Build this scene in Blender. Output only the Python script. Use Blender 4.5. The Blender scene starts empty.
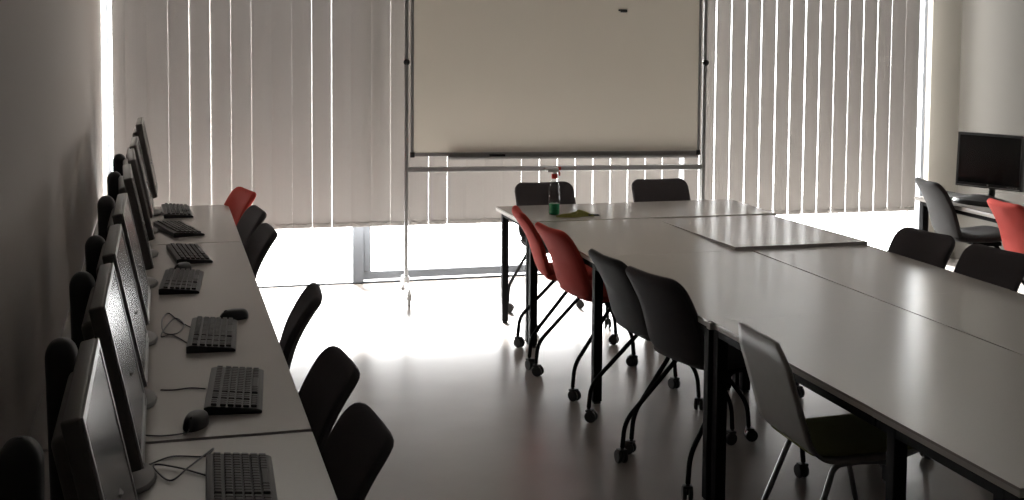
import bpy, bmesh, math, random
from mathutils import Vector, Matrix
R = math.radians
random.seed(7)
S = bpy.context.scene
COL = S.collection

# ------------------------------------------------------------------ materials
def mat(name, color, rough=0.6, spec=0.5, metal=0.0, noise=0.0, nscale=40.0, bump=0.0, bscale=200.0, rvar=0.0):
    m = bpy.data.materials.new(name); m.use_nodes = True
    nt = m.node_tree; b = nt.nodes['Principled BSDF']
    c = (*color, 1.0)
    b.inputs['Base Color'].default_value = c
    b.inputs['Roughness'].default_value = rough
    b.inputs['Specular IOR Level'].default_value = spec
    b.inputs['Metallic'].default_value = metal
    tc = nt.nodes.new('ShaderNodeTexCoord')
    if noise > 0 or rvar > 0:
        n = nt.nodes.new('ShaderNodeTexNoise'); n.inputs['Scale'].default_value = nscale
        n.inputs['Detail'].default_value = 6
        nt.links.new(tc.outputs['Object'], n.inputs['Vector'])
        if noise > 0:
            mx = nt.nodes.new('ShaderNodeMix'); mx.data_type = 'RGBA'
            mx.inputs['A'].default_value = (*[v * (1 - noise) for v in color], 1)
            mx.inputs['B'].default_value = (*[min(1, v * (1 + noise)) for v in color], 1)
            nt.links.new(n.outputs['Fac'], mx.inputs['Factor'])
            nt.links.new(mx.outputs['Result'], b.inputs['Base Color'])
        if rvar > 0:
            mr = nt.nodes.new('ShaderNodeMapRange')
            mr.inputs['To Min'].default_value = rough - rvar; mr.inputs['To Max'].default_value = rough + rvar
            nt.links.new(n.outputs['Fac'], mr.inputs['Value'])
            nt.links.new(mr.outputs['Result'], b.inputs['Roughness'])
    if bump > 0:
        n2 = nt.nodes.new('ShaderNodeTexNoise'); n2.inputs['Scale'].default_value = bscale
        nt.links.new(tc.outputs['Object'], n2.inputs['Vector'])
        bp = nt.nodes.new('ShaderNodeBump'); bp.inputs['Strength'].default_value = bump
        bp.inputs['Distance'].default_value = 0.002
        nt.links.new(n2.outputs['Fac'], bp.inputs['Height'])
        nt.links.new(bp.outputs['Normal'], b.inputs['Normal'])
    return m

M = dict(
    floor=mat('grey_floor', (0.23, 0.209, 0.192), 0.24, 0.5, noise=0.10, nscale=3.0, rvar=0.05),
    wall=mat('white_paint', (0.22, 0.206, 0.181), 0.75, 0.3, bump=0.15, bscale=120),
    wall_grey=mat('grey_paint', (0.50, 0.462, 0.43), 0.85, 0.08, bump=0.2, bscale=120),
    wall_darkened=mat('darkened_wall_paint', (0.10, 0.0935, 0.083), 0.8, 0.15, bump=0.15, bscale=120),  # same paint as the pier, colour darkened to offset strong window light
    ceiling=mat('ceiling_paint', (0.55, 0.53, 0.51), 0.9, 0.2, noise=0.03),
    laminate=mat('grey_laminate', (0.325, 0.300, 0.276), 0.21, 0.5, noise=0.06, nscale=300, rvar=0.03),
    edge=mat('grey_edge_band', (0.42, 0.39, 0.36), 0.6, 0.2, noise=0.04),
    steel=mat('black_steel', (0.009, 0.009, 0.0095), 0.75, 0.06, noise=0.1),
    red=mat('red_fabric', (0.36, 0.045, 0.034), 0.95, 0.1, noise=0.15, nscale=250, bump=0.4, bscale=700),
    black=mat('black_fabric', (0.060, 0.054, 0.056), 0.95, 0.1, noise=0.2, nscale=250, bump=0.4, bscale=700),
    charcoal=mat('charcoal_fabric', (0.037, 0.0355, 0.035), 0.9, 0.15, noise=0.2, nscale=250, bump=0.4, bscale=700),
    shell=mat('grey_plywood_shell', (0.24, 0.225, 0.21), 0.5, 0.35, noise=0.08, nscale=20),
    olive=mat('olive_fabric', (0.12, 0.125, 0.055), 0.95, 0.1, noise=0.2, nscale=250, bump=0.4, bscale=700),
    chrome=mat('chrome', (0.22, 0.22, 0.22), 0.35, 0.5, 1.0),
    aluminium=mat('aluminium', (0.42, 0.42, 0.42), 0.38, 0.5, 0.9, noise=0.05),
    whiteplastic=mat('white_plastic', (0.72, 0.72, 0.72), 0.4, 0.5, noise=0.02),
    board=mat('board_enamel', (0.80, 0.765, 0.68), 0.35, 0.35, noise=0.02, nscale=3),
    blackplastic=mat('black_plastic', (0.016, 0.016, 0.017), 0.45, 0.4, noise=0.1),
    keycap=mat('keycap_plastic', (0.035, 0.034, 0.034), 0.5, 0.4, noise=0.1),
    casing=mat('dark_casing', (0.095, 0.088, 0.082), 0.42, 0.45, noise=0.06),
    silver=mat('silver_plastic', (0.26, 0.25, 0.24), 0.38, 0.5, 0.2, noise=0.04),
    screen=mat('dark_screen', (0.007, 0.007, 0.007), 0.2, 0.3, noise=0.02),
    rubber=mat('caster_rubber', (0.012, 0.012, 0.012), 0.5, 0.4, noise=0.1),
    frame=mat('window_frame_paint', (0.10, 0.108, 0.12), 0.4, 0.5, noise=0.03),
    redplastic=mat('red_plastic', (0.55, 0.03, 0.015), 0.35, 0.5, noise=0.03),
    green=mat('green_liquid', (0.03, 0.30, 0.13), 0.15, 0.5, noise=0.03),
    cloth=mat('olive_cloth', (0.13, 0.125, 0.032), 0.9, 0.1, noise=0.2, nscale=60, bump=0.5, bscale=300),
    beige=mat('beige_socket', (0.6, 0.55, 0.48), 0.5, 0.4, noise=0.03),
)

def thin_glass(name, tint, refl=0.06):
    m = bpy.data.materials.new(name); m.use_nodes = True
    nt = m.node_tree; nt.nodes.clear()
    o = nt.nodes.new('ShaderNodeOutputMaterial'); mx = nt.nodes.new('ShaderNodeMixShader')
    t = nt.nodes.new('ShaderNodeBsdfTransparent'); g = nt.nodes.new('ShaderNodeBsdfGlossy')
    lw = nt.nodes.new('ShaderNodeLayerWeight'); pw = nt.nodes.new('ShaderNodeMath'); pw.operation = 'POWER'; pw.inputs[1].default_value = 5
    f = nt.nodes.new('ShaderNodeMapRange'); f.inputs['To Min'].default_value = .03; f.inputs['To Max'].default_value = .8
    nt.links.new(lw.outputs['Facing'], pw.inputs[0]); nt.links.new(pw.outputs[0], f.inputs['Value'])
    t.inputs['Color'].default_value = (*tint, 1); g.inputs['Roughness'].default_value = refl
    nt.links.new(f.outputs[0], mx.inputs[0]); nt.links.new(t.outputs[0], mx.inputs[1]); nt.links.new(g.outputs[0], mx.inputs[2])
    nt.links.new(mx.outputs[0], o.inputs[0])
    return m
M['glass'] = thin_glass('window_glass', (0.96, 0.97, 0.97), 0.02)
M['clear'] = thin_glass('clear_bottle_plastic', (0.93, 0.94, 0.93), 0.12)

def blind_mat():
    m = bpy.data.materials.new('blind_fabric'); m.use_nodes = True
    nt = m.node_tree; nt.nodes.clear()
    o = nt.nodes.new('ShaderNodeOutputMaterial'); mx = nt.nodes.new('ShaderNodeAddShader')
    d = nt.nodes.new('ShaderNodeBsdfDiffuse'); t = nt.nodes.new('ShaderNodeBsdfTranslucent')
    tc = nt.nodes.new('ShaderNodeTexCoord'); n = nt.nodes.new('ShaderNodeTexNoise')
    mp = nt.nodes.new('ShaderNodeMapping'); mp.inputs['Scale'].default_value = (400, 400, 120)
    nt.links.new(tc.outputs['Object'], mp.inputs[0]); nt.links.new(mp.outputs[0], n.inputs['Vector']); n.inputs['Scale'].default_value = 1
    def mixc(a, b):
        x = nt.nodes.new('ShaderNodeMix'); x.data_type = 'RGBA'
        x.inputs['A'].default_value = (*a, 1); x.inputs['B'].default_value = (*b, 1)
        nt.links.new(n.outputs['Fac'], x.inputs['Factor']); return x.outputs['Result']
    nt.links.new(mixc((0.40, 0.385, 0.37), (0.46, 0.445, 0.43)), d.inputs['Color'])
    nt.links.new(mixc(BL_T0, BL_T1), t.inputs['Color'])
    nt.links.new(d.outputs[0], mx.inputs[0]); nt.links.new(t.outputs[0], mx.inputs[1])
    nt.links.new(mx.outputs[0], o.inputs[0])
    return m
BL_T0, BL_T1 = (0.0222, 0.0214, 0.0216), (0.0252, 0.0243, 0.0245)
M['blind'] = blind_mat()

# ------------------------------------------------------------------ mesh helpers
def box(bm, c, s, bev=0.0, seg=2, mtx=None):
    r = bmesh.ops.create_cube(bm, size=1.0)
    vs = r['verts']
    bmesh.ops.scale(bm, vec=Vector(s), verts=vs)
    if bev > 0:
        es = list({e for v in vs for e in v.link_edges})
        rb = bmesh.ops.bevel(bm, geom=es, offset=bev, segments=seg, affect='EDGES', profile=0.5)
        vs = list({v for f in rb['faces'] for v in f.verts} | {v for v in vs if v.is_valid})
    if mtx is not None:
        bmesh.ops.transform(bm, matrix=mtx, verts=vs)
    bmesh.ops.translate(bm, vec=Vector(c), verts=vs)
    return vs

def bx(a, b, bev=0.0, bm=None):
    """box between two corners"""
    bm = bm or bmesh.new()
    c = [(p + q) / 2 for p, q in zip(a, b)]; s = [abs(q - p) for p, q in zip(a, b)]
    box(bm, c, s, bev); return bm

def smooth_path(pts, n=6):
    P = [Vector(p) for p in pts]
    if len(P) < 3: return P
    out = []
    for i in range(len(P) - 1):
        p0 = P[max(i - 1, 0)]; p1 = P[i]; p2 = P[i + 1]; p3 = P[min(i + 2, len(P) - 1)]
        for k in range(n):
            t = k / n
            out.append(0.5 * ((2 * p1) + (p2 - p0) * t + (2 * p0 - 5 * p1 + 4 * p2 - p3) * t * t + (3 * p1 - p0 - 3 * p2 + p3) * t ** 3))
    out.append(P[-1]); return out

def round_path(pts, rad=0.04, n=5):
    """polyline with filleted corners"""
    P = [Vector(p) for p in pts]; out = [P[0]]
    for i in range(1, len(P) - 1):
        a, b, c = P[i - 1], P[i], P[i + 1]
        r = min(rad, (a - b).length * 0.45, (c - b).length * 0.45)
        s = b + (a - b).normalized() * r; e = b + (c - b).normalized() * r
        for k in range(n + 1):
            t = k / n; out.append((1 - t) ** 2 * s + 2 * t * (1 - t) * b + t * t * e)
    out.append(P[-1]); return out

def tube(bm, pts, r, seg=10):
    P = [Vector(p) for p in pts]; rings = []; up = None
    for i, p in enumerate(P):
        d = (P[min(i + 1, len(P) - 1)] - P[max(i - 1, 0)]).normalized()
        if up is None:
            up = d.orthogonal().normalized()
        else:
            up = (up - d * up.dot(d)); up = up.normalized() if up.length > 1e-6 else d.orthogonal().normalized()
        q = d.cross(up); rr = r[i] if isinstance(r, (list, tuple)) else r
        rings.append([bm.verts.new(p + (up * math.cos(2 * math.pi * k / seg) + q * math.sin(2 * math.pi * k / seg)) * rr) for k in range(seg)])
    for a, b in zip(rings, rings[1:]):
        for k in range(seg):
            bm.faces.new((a[k], a[(k + 1) % seg], b[(k + 1) % seg], b[k]))
    bm.faces.new(list(reversed(rings[0]))); bm.faces.new(rings[-1])
    return bm

def lathe(bm, prof, c=(0, 0, 0), seg=24, sx=1.0, sy=1.0):
    rings = []
    for r, z in prof:
        rings.append([bm.verts.new((c[0] + sx * r * math.cos(2 * math.pi * k / seg), c[1] + sy * r * math.sin(2 * math.pi * k / seg), c[2] + z)) for k in range(seg)])
    for a, b in zip(rings, rings[1:]):
        for k in range(seg):
            bm.faces.new((a[k], a[(k + 1) % seg], b[(k + 1) % seg], b[k]))
    bm.faces.new(list(reversed(rings[0]))); bm.faces.new(rings[-1])
    return bm

def wheel(bm, c, r, w, axis='y', seg=16):
    """disc with rounded rim around the given horizontal axis"""
    prof = [(r * 0.5, -w / 2), (r * 0.92, -w / 2), (r, -w * 0.3), (r, w * 0.3), (r * 0.92, w / 2), (r * 0.5, w / 2)]
    rings = []
    for rr, t in prof:
        ring = []
        for k in range(seg):
            a = 2 * math.pi * k / seg
            if axis == 'y': v = (c[0] + rr * math.cos(a), c[1] + t, c[2] + rr * math.sin(a))
            else: v = (c[0] + t, c[1] + rr * math.cos(a), c[2] + rr * math.sin(a))
            ring.append(bm.verts.new(v))
        rings.append(ring)
    for a, b in zip(rings, rings[1:]):
        for k in range(seg):
            bm.faces.new((a[k], a[(k + 1) % seg], b[(k + 1) % seg], b[k]))
    bm.faces.new(list(reversed(rings[0]))); bm.faces.new(rings[-1])

def obj(name, bm, m, parent=None, smooth=False, label=None):
    bmesh.ops.recalc_face_normals(bm, faces=bm.faces[:])
    me = bpy.data.meshes.new(name); bm.to_mesh(me); bm.free()
    if smooth:
        for p in me.polygons: p.use_smooth = True
        try: me.set_sharp_from_angle(angle=R(40))
        except Exception: pass
    me.materials.append(M[m] if isinstance(m, str) else m)
    o = bpy.data.objects.new(name, me); COL.objects.link(o)
    if parent: o.parent = parent
    if label: o['label'] = label
    return o

def tag(o, label, cat, group=None, kind=None):
    o['label'] = label; o['category'] = cat
    if group: o['group'] = group
    if kind: o['kind'] = kind
    return o

def thing(name, label, cat, loc=(0, 0, 0), rot=0.0, group=None):
    o = bpy.data.objects.new(name, None); COL.objects.link(o)
    o.empty_display_size = 0.1
    o.location = loc; o.rotation_euler = (0, 0, R(rot))
    return tag(o, label, cat, group)

def struct(name, bm, m, parent=None):
    o = obj(name, bm, m, parent)
    if not parent: o['kind'] = 'structure'
    return o

def copy_tree(o, parent=None):
    c = o.copy(); COL.objects.link(c)
    if parent: c.parent = parent
    for ch in list(o.children): copy_tree(ch, c)
    return c

def dup(o, loc, rot, label, group=None):
    c = copy_tree(o); c.location = loc; c.rotation_euler = (0, 0, R(rot)); c.scale = (1, 1, 1); c['label'] = label
    if group: c['group'] = group
    return c

# ------------------------------------------------------------------ room shell
XL, XR, YE, YB, ZC = -0.38, 6.32, 9.15, -2.4, 3.0
struct('floor', bx((XL - .2, YB - .2, -.2), (XR + .2, YE + .3, 0)), 'floor')
struct('ceiling', bx((XL - .2, YB - .2, ZC), (XR + .2, YE + .3, ZC + .2)), 'ceiling')
struct('wall_left', bx((XL - .2, YB - .2, 0), (XL, YE + .3, ZC)), 'wall_grey')
struct('wall_right', bx((XR, YB - .2, 0), (XR + .2, YE + .3, ZC)), 'wall_darkened')
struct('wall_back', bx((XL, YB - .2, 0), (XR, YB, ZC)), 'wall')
WX0, WX1, WZ1 = -0.362, 6.05, 2.78
b = bx((WX1, YE, 0), (XR, YE + .3, ZC)); bx((XL, YE, WZ1), (WX1, YE + .3, ZC), bm=b)
bx((XL, YE, 0), (WX0, YE + .3, WZ1), bm=b)
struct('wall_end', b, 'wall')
# window: outer frame, a fixed light, a mullion and a low-railed sash beside it
fy0, fy1 = YE + .10, YE + .17
wf = bx((WX0, fy0, 0.0), (WX1, fy1, 0.012))
bx((WX0, fy0, WZ1 - .05), (WX1, fy1, WZ1), bm=wf)
for x0, x1 in ((WX0, WX0 + .025), (1.335, 1.415), (3.84, 3.93), (WX1 - .03, WX1)):
    bx((x0, fy0 - .03, 0.012), (x1, fy1, WZ1 - .05), bm=wf)
wframe = struct('window_1', wf, 'frame')
sash = bx((1.415, fy0 - .02, .03), (3.84, fy1 - .02, .088), 0.004)
bx((1.415, fy0 - .02, .088), (1.47, fy1 - .02, WZ1 - .05), .004, sash)
bx((3.79, fy0 - .02, .088), (3.84, fy1 - .02, WZ1 - .05), .004, sash)
obj('sash', sash, 'frame', wframe)
for x0, x1, z0 in ((WX0 + .025, 1.335, .012), (1.47, 3.79, .088), (3.93, WX1 - .03, .012)):
    obj('pane', bx((x0, fy0 + .03, z0), (x1, fy0 + .036, WZ1 - .05)), 'glass', wframe)

# ------------------------------------------------------------------ vertical blinds
def blind(label, x0, pitch, n, gapf, zb0, zb1, Y, tilt):
    t = thing('vertical_blind', label, 'blind', (0, 0, 0), 0, 'vertical blinds over the window')
    bm = bmesh.new(); hem = bmesh.new(); ch = bmesh.new()
    prev = None
    for i in range(n):
        cx = x0 + pitch * (i + .5); zb = zb0 + (zb1 - zb0) * i / max(1, n - 1)
        w = pitch - gapf(i)
        if i == 0 and x0 < 0: cx += .0275; w -= .055   # first slat stops short of the wall
        a = R(tilt + random.uniform(-2, 2)); sag = random.uniform(-.003, .003)
        seg = 6; ztop = 2.70
        rows = []
        for z in (zb, zb + .028, zb + .5, 1.6, ztop):
            tw = 1.0 if z > 1 else 1.0 + .04 * sag / .003
            row = []
            for k in range(seg + 1):
                u = (k / seg - .5) * w; dy = .006 * (1 - (2 * k / seg - 1) ** 2)
                aa = a * tw
                row.append(bm.verts.new((cx + u * math.cos(aa) + dy * math.sin(aa), Y + u * math.sin(aa) - dy * math.cos(aa), z)))
            rows.append(row)
        for r0, r1 in zip(rows, rows[1:]):
            for k in range(seg): bm.faces.new((r0[k], r0[k + 1], r1[k + 1], r1[k]))
        # weight pocket at the bottom and the bead chain to the next slat
        vs = box(hem, (0, 0, 0), (w * .92, .005, .026), .001, 1, Matrix.Rotation(a, 4, 'Z'))
        bmesh.ops.translate(hem, vec=Vector((cx, Y - .009, zb + .016)), verts=vs)
        pl = Vector((cx - w * .36, Y - .016, zb + .028)); pr = Vector((cx + w * .36, Y - .016, zb + .028))
        if prev is not None:
            mid = (prev + pl) / 2 + Vector((0, 0, -.0))
            tube(ch, smooth_path([prev, mid + Vector((0, -.003, .012)), pl], 4), .0022, 5)
        tube(ch, [pl, (pl + pr) / 2 + Vector((0, 0, -.022)), pr], .0022, 5)
        prev = pr
    s = obj('slats', bm, 'blind', t)
    so = s.modifiers.new('thick', 'SOLIDIFY'); so.thickness = .0012
    obj('hem_weights', hem, 'blind', t); obj('bead_chain', ch, 'blind', t)
    L = x0 + pitch * n
    obj('headrail', bx((x0, Y - .03, 2.70), (L, Y + .03, 2.745), .003), 'whiteplastic', t)
    return t
gl = {0: -.002, 1: -.002, 2: .0001, 3: .0003, 4: .0002, 5: .0003, 6: .0003, 7: .0003, 8: .0002, 9: .0004, 10: .0003, 11: .0006, 12: -.003, 13: .0003, 14: .0005, 15: .0004, 16: .003, 17: .0008, 18: .0, 19: .0005, 20: .0, 21: .002}
blind('pale vertical blind running from the grey wall to behind the whiteboard', -0.3695, .1387, 30,
      lambda i: gl.get(i, [.004, .0025, .005, .0035][i % 4]) , .468, .446, 9.0, 0)
gr = [.007, .008, .006, .004, .008, .009, .009, .008, .011, .006, .003, .006, .007, .004, .002, .001]
blind('pale vertical blind with bright gaps between whiteboard and monitor corner', 3.827, .1255, 16,
      lambda i: gr[i], .440, .432, 9.0, 0)

# ------------------------------------------------------------------ tables
def table(name, label, x0, x1, y0, y1, z=.74, legs='flush', group=None, lw=.045, th=.026, cat='table', skip=(), yin=0.0, cap=None):
    cx, cy = (x0 + x1) / 2, (y0 + y1) / 2
    t = thing(name, label, cat, (cx, cy, 0), 0, group)
    hx, hy = (x1 - x0) / 2, (y1 - y0) / 2
    top = obj('tabletop', bx((-hx, -hy, z - th * .35), (hx, hy, z), .0006), 'laminate', t)
    obj('edge_band', bx((-hx + .0004, -hy + .0004, z - th), (hx - .0004, hy - .0004, z - th * .35), .0006), 'edge', top)
    ins = .008 if legs == 'flush' else .03
    ap = bmesh.new(); az0, az1 = z - th - .032, z - th
    a, c = hx - ins, hy - ins
    bx((-a, -c, az0), (a, -c + .025, az1), .002, ap); bx((-a, c - .025, az0), (a, c, az1), .002, ap)
    bx((-a, -c + .025, az0), (-a + .025, c - .025, az1), .002, ap); bx((a - .025, -c + .025, az0), (a, c - .025, az1), .002, ap)
    obj('frame', ap, 'steel', t)
    for sx in (-1, 1):
        for sy in (-1, 1):
            if (sx, sy) in skip: continue
            px, py = sx * (a - lw / 2 + .002), sy * (c - lw / 2 + .002 - yin)
            bm = bmesh.new(); box(bm, (px, py, (z - th + .012) / 2), (lw, lw, z - th - .012), .003)
            lg = obj('leg', bm, 'steel', t)
            f = bmesh.new(); box(f, (px, py, .006), (lw * .8, lw * .8, .012), .002)
            obj('foot', f, 'blackplastic', lg)
    return t
G = 'meeting tables pushed together'
table('meeting_table', 'narrow grey table across the window end carrying the spray bottle', 2.055, 3.685, 7.195, 7.855, .742, 'inset', G, .04)
table('meeting_table', 'grey table with the two red chairs along its edge', 2.072, 2.865, 6.0365, 7.185, .74, 'flush', G, skip=((-1, -1),))
t2 = table('meeting_table', 'grey table between the red chairs table and the olive seat table', 2.072, 2.945, 4.6005, 6.0345, .74, 'flush', G)
t3 = table('meeting_table', 'grey table that the grey shell chair with olive seat stands at', 2.085, 2.945, 3.400, 4.600, .74, 'flush', G, skip=((-1, -1),))
table('meeting_table', 'grey table cut by the lower frame corner, nearest the viewer', 2.075, 2.935, 2.70, 3.395, .745, 'flush', G, yin=.065)
tr1 = table('meeting_table', 'grey table standing a little proud of its neighbours near the window', 2.868, 3.64, 6.045, 7.185, .747, 'inset', G)
for ch in tr1.children:
    if ch.name.split('.')[0] in ('tabletop', 'frame'): ch.rotation_euler = (R(-1.0), 0, 0); ch.location = (0, -.747 * math.sin(R(1.0)), 0)
table('meeting_table', 'grey table with the pair of black chairs on the monitor side', 2.955, 3.635, 4.8455, 6.035, .74, 'inset', G)
table('meeting_table', 'grey table cropped by the frame edge beside the olive seat table', 2.952, 3.630, 3.60, 4.845, .74, 'inset', G)
k = bmesh.new(); box(k, (-.43, .598, .722), (.03, .035, .03), .005)
obj('corner_cap', k, 'edge', t3, label='small grey plastic corner cap')

# desks
GD = 'computer desks along the grey wall'
table('computer_desk', 'grey computer desk by the window under the two farthest keyboards', XL + .012, .405, 6.895, 8.33, .74, 'inset', GD, cat='desk')
table('computer_desk', 'long grey computer desk carrying four keyboards and mice', XL + .012, .405, 3.625, 6.885, .74, 'inset', GD, cat='desk')
table('computer_desk', 'grey computer desk in the dark lower corner with the cropped keyboard', XL + .012, .405, 1.9, 3.60, .74, 'inset', GD, cat='desk')
table('computer_desk', 'grey desk with dark steel frame under the black screen by white wall', 5.01, 5.81, 5.9, 7.74, .74, 'inset', None, .045, cat='desk')

# ------------------------------------------------------------------ padded chairs on casters
def pad(bm, curve, half, thick, top_r, bot_r, bend=0.0, nu=20, nv=22, power=4.0):
    """upholstered slab swept along a side profile curve [(x,z)...] (front side is +normal)"""
    P = smooth_path([(x, 0, z) for x, z in curve], 8)
    L = [0.0]
    for a, b_ in zip(P, P[1:]): L.append(L[-1] + (b_ - a).length)
    T = L[-1]
    def at(s):
        for i in range(len(L) - 1):
            if s <= L[i + 1] or i == len(L) - 2:
                t = (s - L[i]) / (L[i + 1] - L[i]); p = P[i].lerp(P[i + 1], t); d = (P[i + 1] - P[i]).normalized(); return p, d
    vs = []
    for j in range(nv + 1):
        q = j / nv; q = 0.5 - 0.5 * math.cos(math.pi * q); vs.append(T * q)
    rings = []
    for s in vs:
        p, d = at(max(1e-5, min(T - 1e-5, s)))
        n = Vector((d.z, 0, -d.x))
        f = s / T
        hw = half[0] + (half[1] - half[0]) * f
        def cut(dist, r):
            return 0 if dist >= r else r - math.sqrt(max(0, r * r - (r - dist) ** 2))
        hw2 = max(.004, hw - cut(T - s, top_r) - cut(s, bot_r))
        e = min(s, T - s); th = thick * (1 if e > thick * .5 else max(.08, math.sqrt(max(0, 1 - (1 - e / (thick * .5)) ** 2))))
        ring = []
        for k in range(nu):
            a = 2 * math.pi * k / nu; c, sn = math.cos(a), math.sin(a)
            u = hw2 * math.copysign(abs(c) ** (2 / power), c); w = th / 2 * math.copysign(abs(sn) ** (2 / power), sn)
            w2 = w + bend * (u / hw) ** 2
            ring.append(bm.verts.new(p + n * w2 + Vector((0, u, 0))))
        rings.append(ring)
    for a, b_ in zip(rings, rings[1:]):
        for k in range(nu): bm.faces.new((a[k], a[(k + 1) % nu], b_[(k + 1) % nu], b_[k]))
    bm.faces.new(list(reversed(rings[0]))); bm.faces.new(rings[-1])
    return bm

SEAT = [(-.195, .505), (-.10, .495), (.05, .500), (.18, .512), (.245, .500)]
BACK = [(-.165, .487), (-.200, .53), (-.222, .60), (-.248, .68), (-.292, .765), (-.35, .850)]
def caster(bm, x, y, ang):
    m = Matrix.Rotation(ang, 4, 'Z')
    tmp = bmesh.new()
    wheel(tmp, (.012, -.013, .029), .029, .016); wheel(tmp, (.012, .013, .029), .029, .016)
    box(tmp, (.010, 0, .040), (.034, .008, .030), .003)
    box(tmp, (.006, 0, .056), (.036, .040, .012), .004)
    lathe(tmp, [(.009, .055), (.009, .085)], seg=10)
    bmesh.ops.transform(tmp, matrix=Matrix.Translation((x, y, 0)) @ m, verts=tmp.verts[:])
    me = bpy.data.meshes.new('x'); tmp.to_mesh(me); tmp.free(); bm.from_mesh(me); bpy.data.meshes.remove(me)

PROTO = {}
def chair(fabric, label, x, y, rot, group, name='conference_chair', fs=1.0):
    if fabric in PROTO:
        return dup(PROTO[fabric], (x, y, 0), rot, label, group)
    t = thing(name, label, 'chair', (x, y, 0), rot, group)
    obj('seat', pad(bmesh.new(), SEAT, (.20, .225), .048, .09, .05), fabric, t, True)
    obj('backrest', pad(bmesh.new(), BACK, (.205, .205), .046, .075, .07, .022), fabric, t, True)
    u = bmesh.new()
    box(u, (.02, 0, .468), (.22, .30, .014), .004); box(u, (.02, .165, .464), (.20, .022, .022), .004); box(u, (.02, -.165, .464), (.20, .022, .022), .004)
    obj('seat_plate', u, 'steel', t)
    for sx in (-1, 1):
        for sy in (-1, 1):
            bm = bmesh.new()
            tube(bm, round_path([(.02 + sx * -.02, sy * .165, .465), (.02 + sx * .06, sy * .172, .462), (sx * .285, sy * .242, .18), (sx * .295, sy * .245, .07)], .05), .0105, 10)
            lg = obj('leg', bm, 'steel', t, True)
            cb = bmesh.new(); caster(cb, sx * .295, sy * .245, random.uniform(0, 6.28))
            obj('caster', cb, 'rubber', lg, True)
    PROTO[fabric] = t
    return t
GT = 'chairs around the meeting tables'
chair('red', 'red padded chair at the table corner by the spray bottle, seen edge-on', 2.275, 6.90, -8, GT)
chair('red', 'red padded chair showing its broad back between red and dark chairs', 2.265, 6.35, 6, GT)
chair('charcoal', 'dark charcoal chair next to the red pair at the meeting table', 2.275, 5.50, 4, GT)
chair('black', 'black padded chair with broad back beside the black table leg pair', 2.255, 4.95, 12, GT).scale = (1, 1, 1.035)
chair('black', 'black chair behind the spray bottle facing the whole table', 2.445, 7.79, -90, GT)
chair('black', 'black chair at the window end of the table without a bottle before it', 3.265, 7.80, -91, GT)
chair('black', 'black chair tucked in on the monitor side, nearer the window', 3.47, 5.66, 190, GT)
chair('black', 'black chair tucked in on the monitor side, below the red chair', 3.50, 5.14, 187, GT)
GL = 'chairs along the computer desks'
chair('red', 'red padded chair at the wall computer desks close to the blinds', .19, 8.08, 193, GL)
chair('black', 'black chair directly before the red one at the wall computer desks', .195, 7.25, 186, GL)
chair('black', 'second black chair from the red one at the wall computer desks', .20, 6.58, 184, GL)
chair('black', 'black chair at wall desks standing alone against the white floor glare', .245, 5.02, 174, GL)
chair('black', 'broad black chair back at wall desks, just beyond the nearer desk seam', .215, 3.92, 184, GL)
chair('black', 'large black chair back nearest the viewer at the wall desks', .205, 3.28, 184, GL)
GR = 'chairs at the white wall desk'
chair('charcoal', 'dark charcoal chair pulled up to the desk with the black screen', 5.23, 7.38, -10, GR).scale = (1, 1, 1.04)
chair('red', 'bright red chair cropped by the frame edge before the black screen', 5.235, 6.60, -4, GR).scale = (1, 1, 1.0)

# grey shell chair with olive seat pad
def shell_chair(label, x, y, rot):
    t = thing('shell_chair', label, 'chair', (x, y, 0), rot)
    bm = bmesh.new()
    prof = round_path([(-.29, 0, .865), (-.165, 0, .465), (.235, 0, .475)], .09, 8)
    # one bent plywood sheet
    nseg = 12; Lx = [0]
    for a, b_ in zip(prof, prof[1:]): Lx.append(Lx[-1] + (b_ - a).length)
    dense = []
    for i in range(len(prof) - 1):
        for q in range(4): dense.append((prof[i].lerp(prof[i + 1], q / 4), Lx[i] + (Lx[i + 1] - Lx[i]) * q / 4))
    dense.append((prof[-1], Lx[-1]))
    grid = []
    for p, s in dense:
        e = min(s, Lx[-1] - s); r = .06 if s < Lx[-1] / 2 else .05
        hw = .20 - (0 if e > r else (r - e) * .75)
        grid.append([bm.verts.new((p.x, hw * (2 * k / nseg - 1), p.z)) for k in range(nseg + 1)])
    for a, b_ in zip(grid, grid[1:]):
        for k in range(nseg): bm.faces.new((a[k], a[k + 1], b_[k + 1], b_[k]))
    s = obj('shell', bm, 'shell', t, True)
    so = s.modifiers.new('thick', 'SOLIDIFY'); so.thickness = .012; so.offset = 0
    obj('seat_pad', pad(bmesh.new(), [(-.165, .489), (0, .490), (.232, .497)], (.185, .19), .022, .04, .04), 'olive', t, True, 'olive green seat pad')
    fr = bmesh.new(); box(fr, (.02, 0, .455), (.2, .30, .012), .003)
    obj('seat_plate', fr, 'chrome', t)
    for sx in (-1, 1):
        for sy in (-1, 1):
            b2 = bmesh.new()
            tube(b2, round_path([(.02, sy * .15, .448), (.02 + sx * .10, sy * .16, .446), (sx * .24, sy * .205, .012)], .03), .0105, 10)
            lg = obj('leg', b2, 'chrome', t, True)
            f = bmesh.new(); lathe(f, [(.013, 0), (.014, .014), (.012, .022)], (sx * .242, sy * .206, 0), 12)
            obj('glide', f, 'rubber', lg, True)
    return t
shell_chair('grey plywood shell chair with olive seat pad and chrome legs', 2.232, 3.895, -2)

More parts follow.
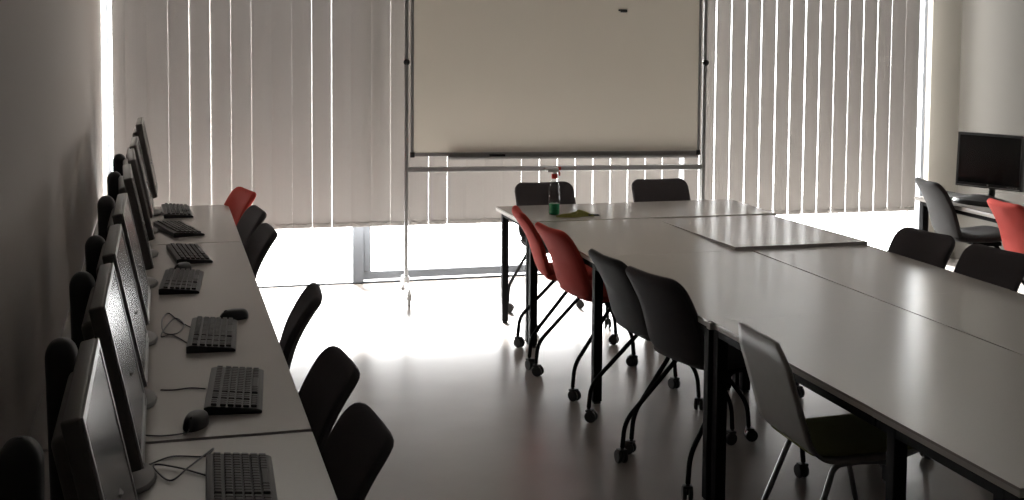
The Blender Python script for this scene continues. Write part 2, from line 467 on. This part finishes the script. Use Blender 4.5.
# ------------------------------------------------------------------ mobile whiteboard
wb = thing('mobile_whiteboard', 'wheeled whiteboard on an aluminium stand before the blinds', 'whiteboard', (2.69, 8.58, 0), -6.5)
W2 = 1.035
obj('panel', bx((-W2 + .018, -.012, 1.01), (W2 - .018, .012, 2.28)), 'board', wb)
fb = bx((-W2, -.016, .985), (W2, .016, 1.012), .003); bx((-W2, -.016, 2.28), (W2, .016, 2.305), .003, fb)
bx((-W2, -.016, 1.012), (-W2 + .02, .016, 2.28), .003, fb); bx((W2 - .02, -.016, 1.012), (W2, .016, 2.28), .003, fb)
obj('frame', fb, 'aluminium', wb)
for sx in (-1, 1):
    cb = bmesh.new(); box(cb, (sx * (W2 - .012), -.003, .998), (.03, .042, .036), .004); obj('corner_cap', cb, 'blackplastic', wb)
tr = bx((-W2 + .26, -.065, .966), (W2 - .02, -.012, .972), .002); bx((-W2 + .26, -.065, .972), (W2 - .02, -.060, .986), .002, tr)
bx((-W2 + .26, -.02, .966), (W2 - .02, -.0165, 1.01), .001, tr)
obj('pen_tray', tr, 'aluminium', wb)
obj('crossbar', bx((-W2 - .02, -.014, .875), (W2 + .02, .014, .912), .004), 'aluminium', wb)
for sx in (-1, 1):
    px = sx * (W2 + .03)
    post = obj('post', bx((px - .013, -.016, .09), (px + .013, .016, 2.2), .004), 'aluminium', wb)
    kb = bmesh.new(); lathe(kb, [(.012, 0), (.022, .004), (.022, .018), (.012, .024)], seg=14)
    bmesh.ops.rotate(kb, cent=(0, 0, 0), matrix=Matrix.Rotation(R(90), 3, 'X'), verts=kb.verts[:])
    bmesh.ops.translate(kb, vec=(px, -.016, 1.64), verts=kb.verts[:])
    obj('clamp_knob', kb, 'blackplastic', post, True)
    fo = bmesh.new(); tube(fo, round_path([(px, -.30, .075), (px, -.26, .095), (px, 0, .10), (px, .26, .095), (px, .30, .075)], .04), .016, 10)
    box(fo, (px, 0, .12), (.04, .07, .06), .006)
    foot = obj('foot', fo, 'whiteplastic', wb, True)
    for sy in (-1, 1):
        cb = bmesh.new(); wheel(cb, (px, sy * .29 + .01, .03), .03, .02, 'x'); box(cb, (px, sy * .29, .055), (.034, .03, .03), .005)
        obj('caster', cb, 'whiteplastic', foot, True)
er = bmesh.new(); box(er, (0, 0, .017), (.115, .045, .022), .004); box(er, (0, 0, .003), (.112, .043, .008), .001)
e_ = thing('board_eraser', 'black board eraser lying in the whiteboard tray', 'eraser', (2.255, 8.592, .9722), -6.5)
obj('handle', bx((-.055, -.017, .008), (.055, .017, .028), .004), 'blackplastic', e_); er.free()
obj('felt', bx((-.053, -.016, 0), (.053, .016, .008), .001), 'charcoal', e_)
mg = bmesh.new(); box(mg, (0, 0, 0), (.05, .012, .022), .004)
box(mg, (-.03, 0, .004), (.02, .010, .012), .003)
m_ = obj('board_magnet', mg, 'blackplastic'); m_.location = (3.15, 8.514, 2.005); m_.rotation_euler = (0, 0, R(-6.5))
tag(m_, 'tiny black magnet high on the whiteboard', 'magnet')

# ------------------------------------------------------------------ things on the meeting table
zt = .7425
sp = thing('spray_bottle', 'clear spray bottle with green liquid and red trigger on table', 'spray bottle', (2.315, 7.44, zt), 12)
bt = bmesh.new(); lathe(bt, [(.030, 0), (.034, .004), (.035, .02), (.035, .155), (.031, .175), (.021, .20), (.015, .215), (.014, .235)], seg=28)
obj('bottle', bt, 'clear', sp, True)
lq = bmesh.new(); lathe(lq, [(.028, .003), (.0325, .008), (.033, .068), (.0325, .069)], seg=28); obj('liquid', lq, 'green', sp, True)
cl = bmesh.new(); lathe(cl, [(.018, .222), (.0185, .226), (.0185, .248), (.016, .252)], seg=20); obj('collar', cl, 'redplastic', sp, True)
hd = bmesh.new()
box(hd, (-.012, 0, .275), (.075, .022, .030), .008); box(hd, (0, 0, .258), (.030, .022, .016), .004)
box(hd, (-.052, 0, .283), (.03, .020, .016), .006)
obj('spray_head', hd, 'whiteplastic', sp, True)
nz = bmesh.new(); box(nz, (.034, 0, .282), (.018, .018, .022), .004)
tube(nz, smooth_path([(.022, 0, .268), (.034, 0, .258), (.036, 0, .238)], 4), .005, 8)
obj('trigger', nz, 'redplastic', sp, True)
rg = bmesh.new()
nx, ny = 26, 14; gp = []
for j in range(ny + 1):
    row = []
    for i in range(nx + 1):
        u, v = i / nx * 2 - 1, j / ny * 2 - 1
        r_ = math.sqrt(u * u + v * v) / max(abs(u), abs(v), 1e-6) if (u or v) else 1
        ex, ey = u / r_ ** .6, v / r_ ** .6
        e = max(0, 1 - max(abs(u), abs(v)) ** 3)
        z = e * (.012 + .010 * (.5 + .5 * math.sin(ex * 5 + ey * 3)) + .006 * math.sin(ey * 9 + ex * 2) + .007 * (ex > .1) * (1 - ex))
        row.append(rg.verts.new((ex * .125 + .012 * math.sin(ey * 4), ey * .062 + .010 * math.sin(ex * 5), max(.0012, z) + .001)))
    gp.append(row)
for a, b_ in zip(gp, gp[1:]):
    for i in range(nx): rg.faces.new((a[i], a[i + 1], b_[i + 1], b_[i]))
bm_edges = [e for e in rg.edges if e.is_boundary]
ret = bmesh.ops.extrude_edge_only(rg, edges=bm_edges)
for v in [g for g in ret['geom'] if isinstance(g, bmesh.types.BMVert)]: v.co.z = 0
rgo = obj('cleaning_cloth', rg, 'cloth', None, True); rgo.location = (2.425, 7.36, zt + .0005); rgo.rotation_euler = (0, 0, R(8))
tag(rgo, 'crumpled olive cleaning cloth lying beside the spray bottle', 'cloth')
ms = thing('key_ring', 'small black key fob at the end of the olive cloth', 'key ring', (2.525, 7.335, zt), 10)
fob = bmesh.new(); box(fob, (-.015, 0, .007), (.03, .022, .013), .004); obj('fob', fob, 'blackplastic', ms, True)
ring = bmesh.new(); tube(ring, [(.022 + .026 * math.cos(a), .018 * math.sin(a), .004) for a in [i * 2 * math.pi / 20 for i in range(20)]] + [(.048, 0, .004)], .0035, 6)
obj('ring', ring, 'blackplastic', ms, True)

# ------------------------------------------------------------------ computers on the wall desks
def make_monitor(label, loc, rot, group, wide=.52, high=.335, tilt=12, bottom=.10, casing='casing', strip='silver', base='silver', bx_=-.075, bsx=.72, bsy=1.2, bsz=1.0):
    """screen faces local +x"""
    t = thing('computer_monitor', label, 'monitor', loc, rot, group)
    ty = Matrix.Rotation(R(-tilt), 4, 'Y'); piv = Vector((-.03, 0, bottom))
    def place(bm):
        bmesh.ops.transform(bm, matrix=Matrix.Translation(piv) @ ty, verts=bm.verts[:]); return bm
    bz = .018
    c = bmesh.new()
    box(c, (-.018, 0, high / 2), (.034, wide, high), .006, 3)
    box(c, (-.046, 0, high / 2), (.040, wide * .80, high * .80), .016, 3)
    obj('casing', place(c), casing, t, True)
    f = bmesh.new()
    bx((-.002, -wide / 2 + .002, high - bz), (.003, wide / 2 - .002, high - .002), .001, f)
    bx((-.002, -wide / 2 + .002, .002), (.003, wide / 2 - .002, bz + .012), .001, f)
    bx((-.002, -wide / 2 + .002, bz + .012), (.003, -wide / 2 + bz, high - bz), .001, f)
    bx((-.002, wide / 2 - bz, bz + .012), (.003, wide / 2 - .002, high - bz), .001, f)
    obj('bezel', place(f), 'blackplastic' if casing == 'blackplastic' else 'silver', t)
    s = bmesh.new(); bx((-.002, -wide / 2 + bz, bz + .012), (.0008, wide / 2 - bz, high - bz), bm=s)
    obj('screen', place(s), 'screen', t)
    st = bmesh.new(); bx((.003, -wide / 2 + .012, .008), (.0045, wide / 2 - .012, .013), bm=st)
    for q in range(4): bx((.003, wide / 2 - .10 + q * .02, .018), (.0045, wide / 2 - .088 + q * .02, .022), bm=st)
    obj('button_strip', place(st), strip, t)
    if casing == 'blackplastic':
        em = bmesh.new(); lathe(em, [(.006, 0), (.007, .0008), (.005, .0014)], seg=16)
        bmesh.ops.transform(em, matrix=Matrix.Translation((.003, 0, .022)) @ Matrix.Rotation(R(90), 4, 'Y'), verts=em.verts[:])
        obj('emblem', place(em), 'silver', t)
    n = bmesh.new(); tube(n, round_path([(-.075, 0, bottom + high * .42), (-.105, 0, bottom + high * .28), (-.075, 0, .02)], .05), .022, 12)
    obj('neck', n, casing, t, True)
    bs = bmesh.new(); lathe(bs, [(.098, 0), (.102, .006 * bsz), (.096, .014 * bsz), (.05, .022 * bsz), (.03, .028 * bsz)], (bx_, 0, 0), 32, bsx, bsy)
    obj('base', bs, base, t, True)
    return t
GM = 'monitors along the grey wall'
STN = [(8.02, 'monitor standing closest to the window among the wall monitors', 0, .16),
       (7.32, 'second monitor from the window in the wall row', 0, .14),
       (6.60, 'third monitor from the window in the wall row', 2, .14),
       (5.85, 'fourth monitor from the window in the wall row', 2, .14),
       (4.80, 'fifth monitor from the window, behind the keyboard with looped cable', 0, .14),
       (4.02, 'sixth monitor from the window, beside the desk seam', 0, .14),
       (3.32, 'seventh monitor from the window, with dark side edge in shade', 0, .14),
       (2.46, 'wall monitor nearest the viewer with bright upper edge', 0, .14)]
mon0 = None
for Y, lab, rz, zb in STN:
    x = -.02
    if mon0 is None:
        x += .02
        mon0 = make_monitor(lab, (x, Y, .74), rz, GM, wide=.56, high=.40, tilt=12, bottom=.12, base='casing')
    else:
        dup(mon0, (x, Y, .74), rz, lab, GM).scale = (1, 1, 1)
mon0.scale = (1, 1, 1.12)
make_monitor('black computer screen facing the room on the desk by white wall', (5.245, 7.28, .74), 204, None, wide=.475, high=.365, tilt=3, bottom=.10, casing='blackplastic', base='blackplastic', bx_=.03, bsx=1.0, bsy=2.1, bsz=2.2)

def make_keyboard(label, loc, rot, group):
    """long side on local y, user side +x"""
    t = thing('keyboard', label, 'keyboard', loc, rot, group)
    b_ = bmesh.new()
    prof = [(-.085, .0), (-.085, .024), (-.070, .027), (.075, .013), (.085, .008), (.085, .0)]
    L = .225; ra = [b_.verts.new((x, -L, z)) for x, z in prof]; rb = [b_.verts.new((x, L, z)) for x, z in prof]
    for k in range(len(prof)):
        b_.faces.new((ra[k], ra[(k + 1) % len(prof)], rb[(k + 1) % len(prof)], rb[k]))
    b_.faces.new(ra); b_.faces.new(list(reversed(rb)))
    bmesh.ops.bevel(b_, geom=[e for e in b_.edges], offset=.002, segments=1, affect='EDGES')
    obj('body', b_, 'blackplastic', t)
    kc = bmesh.new()
    slope = math.atan2(.014, .145); my = Matrix.Rotation(slope, 4, 'Y')
    for r_ in range(6):
        x = -.056 + r_ * .0225 + (.0 if r_ == 0 else .004)
        z = .027 - (x + .070) * .0966 + .004
        y = -.215
        while y < .21:
            w = .0185
            if r_ == 5 and -.10 < y < -.09: w = .11
            if abs(y - .075) < .009 or abs(y - .142) < .009: y += .010; continue
            box(kc, (x, -(y + w / 2), z), (.0175, w - .002, .008), .0015, 1, my); y += w + .0012
    obj('keycaps', kc, 'keycap', t)
    return t
GK = 'keyboards on the wall desks'
kbs = [(.085, 8.03, 2, 'keyboard closest to the window on the wall desks'),
       (.085, 7.33, 14, 'keyboard just beyond the far desk seam, turned askew'),
       (.125, 6.52, 6, 'keyboard just on the near side of the far desk seam'),
       (.080, 5.82, -4, 'keyboard close behind the mouse with the monitor base touching it'),
       (.175, 4.79, -4, 'keyboard with mouse at its far right end and looped cable'),
       (.215, 4.04, -5, 'keyboard with round mouse in front of its near short side'),
       (.18, 3.17, -2, 'keyboard cropped by the bottom of the frame')]
k0 = None
for x, y, rz, lab in kbs:
    if k0 is None: k0 = make_keyboard(lab, (x, y, .7405), rz, GK)
    else: dup(k0, (x, y, .7405), rz, lab, GK)

def make_mouse(label, loc, rot, group, cable):
    """long axis local x, nose at -x"""
    t = thing('computer_mouse', label, 'mouse', loc, rot, group)
    b_ = bmesh.new(); nu, nv = 24, 10; rings = []
    for j in range(nv + 1):
        th = j / nv * math.pi / 2
        ring = []
        for k in range(nu):
            a = 2 * math.pi * k / nu
            cx = math.cos(a); sy = math.sin(a)
            lx = .060 * cx * (math.cos(th) ** .5 if j < nv else .02); ly = .034 * (1 - .10 * cx * -1) * sy * (math.cos(th) ** .5 if j < nv else .02)
            ring.append(b_.verts.new((lx + .006 * math.sin(th), ly, .003 + .036 * math.sin(th))))
        rings.append(ring)
    low = [b_.verts.new((v.co.x * .96, v.co.y * .96, 0)) for v in rings[0]]
    rings.insert(0, low)
    for a, c in zip(rings, rings[1:]):
        for k in range(nu): b_.faces.new((a[k], a[(k + 1) % nu], c[(k + 1) % nu], c[k]))
    b_.faces.new(list(reversed(rings[0]))); b_.faces.new(rings[-1])
    obj('body', b_, 'blackplastic', t, True)
    w = bmesh.new(); wheel(w, (-.032, 0, .030), .009, .007); obj('scroll_wheel', w, 'rubber', t, True)
    if cable:
        cb = bmesh.new(); tube(cb, smooth_path(cable, 6), .0022, 6); obj('cable', cb, 'blackplastic', t, True)
    return t
GMO = 'mice on the wall desks'
make_mouse('mouse lying beyond the far end of the keyboard with the looped cable', (.265, 5.075, .7405), 20, GMO, None)
make_mouse('round black mouse beside the desk seam before a keyboard', (.085, 3.73, .7405), 70, GMO,
           [(-.055, 0, .01), (-.075, .004, .004), (-.10, .05, .003), (-.105, .10, .003), (-.085, .155, .003)])
make_mouse('mouse squeezed between two keyboards near the far desk seam', (.085, 6.12, .7405), 60, GMO, None)

def cable(label, pts, r=.0024):
    b_ = bmesh.new(); tube(b_, smooth_path(pts, 8), r, 6)
    return tag(obj('cable', b_, 'blackplastic', None, True), label, 'cable', 'loose cables on the wall desks')
zc = .7435
cable('black cable making a loop on the desk behind the keyboard with a far-end mouse',
      [(.105, 4.94, zc), (.055, 5.08, zc), (.02, 5.22, zc), (-.005, 5.12, zc), (.0, 4.90, zc), (.045, 4.85, zc + .004), (.075, 4.98, zc + .005), (.045, 5.10, zc + .005), (.01, 4.98, zc + .005), (-.01, 4.82, zc + .003), (.03, 4.85, zc), (.085, 4.70, zc)])
cable('straight black cable running from the keyboard to the sixth monitor', [(-.012, 4.12, zc), (.03, 4.11, zc), (.08, 4.12, zc), (.125, 4.10, zc)])
cable('tangled black cable on the desk beside the cropped keyboard',
      [(-.04, 3.42, zc), (.02, 3.47, zc), (.10, 3.45, zc), (.125, 3.50, zc + .003), (.06, 3.36, zc + .006), (.01, 3.28, zc + .002), (-.03, 3.40, zc + .004), (.03, 3.37, zc + .003), (.10, 3.30, zc)])

def make_speaker(label, loc, rot, group, h=.40):
    t = thing('loudspeaker', label, 'speaker', loc, rot, group)
    b_ = bmesh.new(); n = 20; rings = []
    for j in range(29):
        q = min(j / 16, 1) * .91 if j <= 16 else .91 + .09 * math.sin((j - 16) / 12 * math.pi / 2); z = .012 + q * (h - .012)
        w = (.026 + .012 * q); d = (.026 + .009 * q)
        if q > .91:
            e = (q - .91) / .09; kf = math.sqrt(max(.0, 1 - e * e)); w *= max(.12, kf); d *= max(.12, kf)
        ring = []
        for k in range(n):
            a = 2 * math.pi * k / n; c, s_ = math.cos(a), math.sin(a)
            ring.append(b_.verts.new((d * math.copysign(abs(c) ** .6, c), w * math.copysign(abs(s_) ** .6, s_), z)))
        rings.append(ring)
    for a, c in zip(rings, rings[1:]):
        for k in range(n): b_.faces.new((a[k], a[(k + 1) % n], c[(k + 1) % n], c[k]))
    b_.faces.new(list(reversed(rings[0]))); b_.faces.new(rings[-1])
    obj('cabinet', b_, 'blackplastic', t, True)
    f = bmesh.new(); lathe(f, [(.045, 0), (.047, .006), (.038, .014)], (0, 0, 0), 24); obj('base', f, 'blackplastic', t, True)
    return t
GS = 'upright black speakers behind the monitors'
spk = [(2.06, 'upright black speaker by the wall in the dark lower corner', 1.1), (2.90, 'upright black speaker in the gap behind the nearest monitor', 1.0),
       (3.67, 'upright black speaker in the gap between seventh and sixth monitor', 1.0), (4.41, 'upright black speaker between sixth and fifth monitor, half hidden', .96),
       (5.28, 'upright black speaker in the wide gap between fifth and fourth monitor', 1.0), (6.22, 'upright black speaker between fourth and third monitor', .98),
       (6.96, 'upright black speaker standing closest to the blinds', 1.0)]
s0 = None
for y, lab, sc in spk:
    o = make_speaker(lab, (-.215, y, .7405), 0, GS, .475) if s0 is None else dup(s0, (-.215, y, .7405), 0, lab, GS)
    s0 = s0 or o; o.scale = (1, 1, sc)

# on the right desk
kr = dup(k0, (5.20, 7.52, .7405), 186, 'dark keyboard on the white wall desk behind the charcoal chair', None)
if 'group' in kr: del kr['group']
cb = bmesh.new(); tube(cb, smooth_path([(5.70, 7.1, .70), (5.66, 7.15, .60), (5.70, 7.2, .50), (5.86, 7.2, .42), (6.1, 7.3, .30), (6.25, 7.3, .2)], 8), .004, 6)
tag(obj('power_cable', cb, 'beige', None, True), 'pale cable hanging below the desk with the black screen', 'cable')

# ------------------------------------------------------------------ daylight
SKY, GROUND_FILL, SUN = 12.0, 44.0, 135.0
w = bpy.data.worlds.new('sky'); S.world = w; w.use_nodes = True
bg = w.node_tree.nodes['Background']
# overcast sky, plus invented ground glow, brightest steeply down, to fill the room
nt = w.node_tree; tc = nt.nodes.new('ShaderNodeTexCoord'); sx = nt.nodes.new('ShaderNodeSeparateXYZ')
mr = nt.nodes.new('ShaderNodeMapRange'); mr.inputs['From Min'].default_value = -.62; mr.inputs['From Max'].default_value = -.10
mr.inputs['To Min'].default_value = GROUND_FILL; mr.inputs['To Max'].default_value = SKY
nt.links.new(tc.outputs['Generated'], sx.inputs[0]); nt.links.new(sx.outputs['Z'], mr.inputs['Value'])
nt.links.new(mr.outputs[0], bg.inputs['Strength'])
bg.inputs['Color'].default_value = (1.0, 0.985, 0.98, 1)
def portal(x0, x1, z0, z1, y):
    l = bpy.data.lights.new('window_portal', 'AREA'); l.shape = 'RECTANGLE'; l.size = x1 - x0; l.size_y = z1 - z0
    l.cycles.is_portal = True
    o = bpy.data.objects.new('window_portal', l); COL.objects.link(o)
    o.location = ((x0 + x1) / 2, y, (z0 + z1) / 2); o.rotation_euler = (R(-90), 0, 0)
portal(WX0, WX1, 0, WZ1, YE + .22)

# low hazy sun slipping under the blinds onto the floor
sl = bpy.data.lights.new('sun', 'SUN'); sl.energy = SUN; sl.angle = R(5); sl.color = (1.0, 0.98, 0.965)
so_ = bpy.data.objects.new('sun', sl); COL.objects.link(so_); so_.location = (1.0, 13.0, 4.0)
so_.rotation_euler = Vector((math.sin(R(9)) * math.cos(R(15.5)), -math.cos(R(9)) * math.cos(R(15.5)), -math.sin(R(15.5)))).to_track_quat('-Z', 'Y').to_euler()

# ------------------------------------------------------------------ camera
yaw, pit, roll = R(15.35), R(3.8), R(0.4)
f = Vector((math.sin(yaw) * math.cos(pit), math.cos(yaw) * math.cos(pit), -math.sin(pit)))
r = Vector((math.cos(yaw), -math.sin(yaw), 0)); u = r.cross(f)
r2 = math.cos(roll) * r + math.sin(roll) * u; u2 = -math.sin(roll) * r + math.cos(roll) * u
cd = bpy.data.cameras.new('camera'); cam = bpy.data.objects.new('camera', cd); COL.objects.link(cam)
mt = Matrix((r2, u2, -f)).transposed().to_4x4(); mt.translation = (0, 0, 1.9)
cam.matrix_world = mt
cd.sensor_width = 36; cd.lens = 36 * 1280 / 1024; cd.shift_y = -(250 - 110) / 1024
cd.clip_start = 0.05
S.camera = cam
S.view_settings.view_transform = 'Standard'; S.view_settings.look = 'None'
S.view_settings.gamma = 1; S.view_settings.use_curve_mapping = False
S.view_settings.exposure = 0.0
S.cycles.use_denoising = True
S.cycles.max_bounces = 12; S.cycles.diffuse_bounces = 6; S.cycles.glossy_bounces = 4; S.cycles.transparent_max_bounces = 12
S.cycles.sample_clamp_indirect = 10
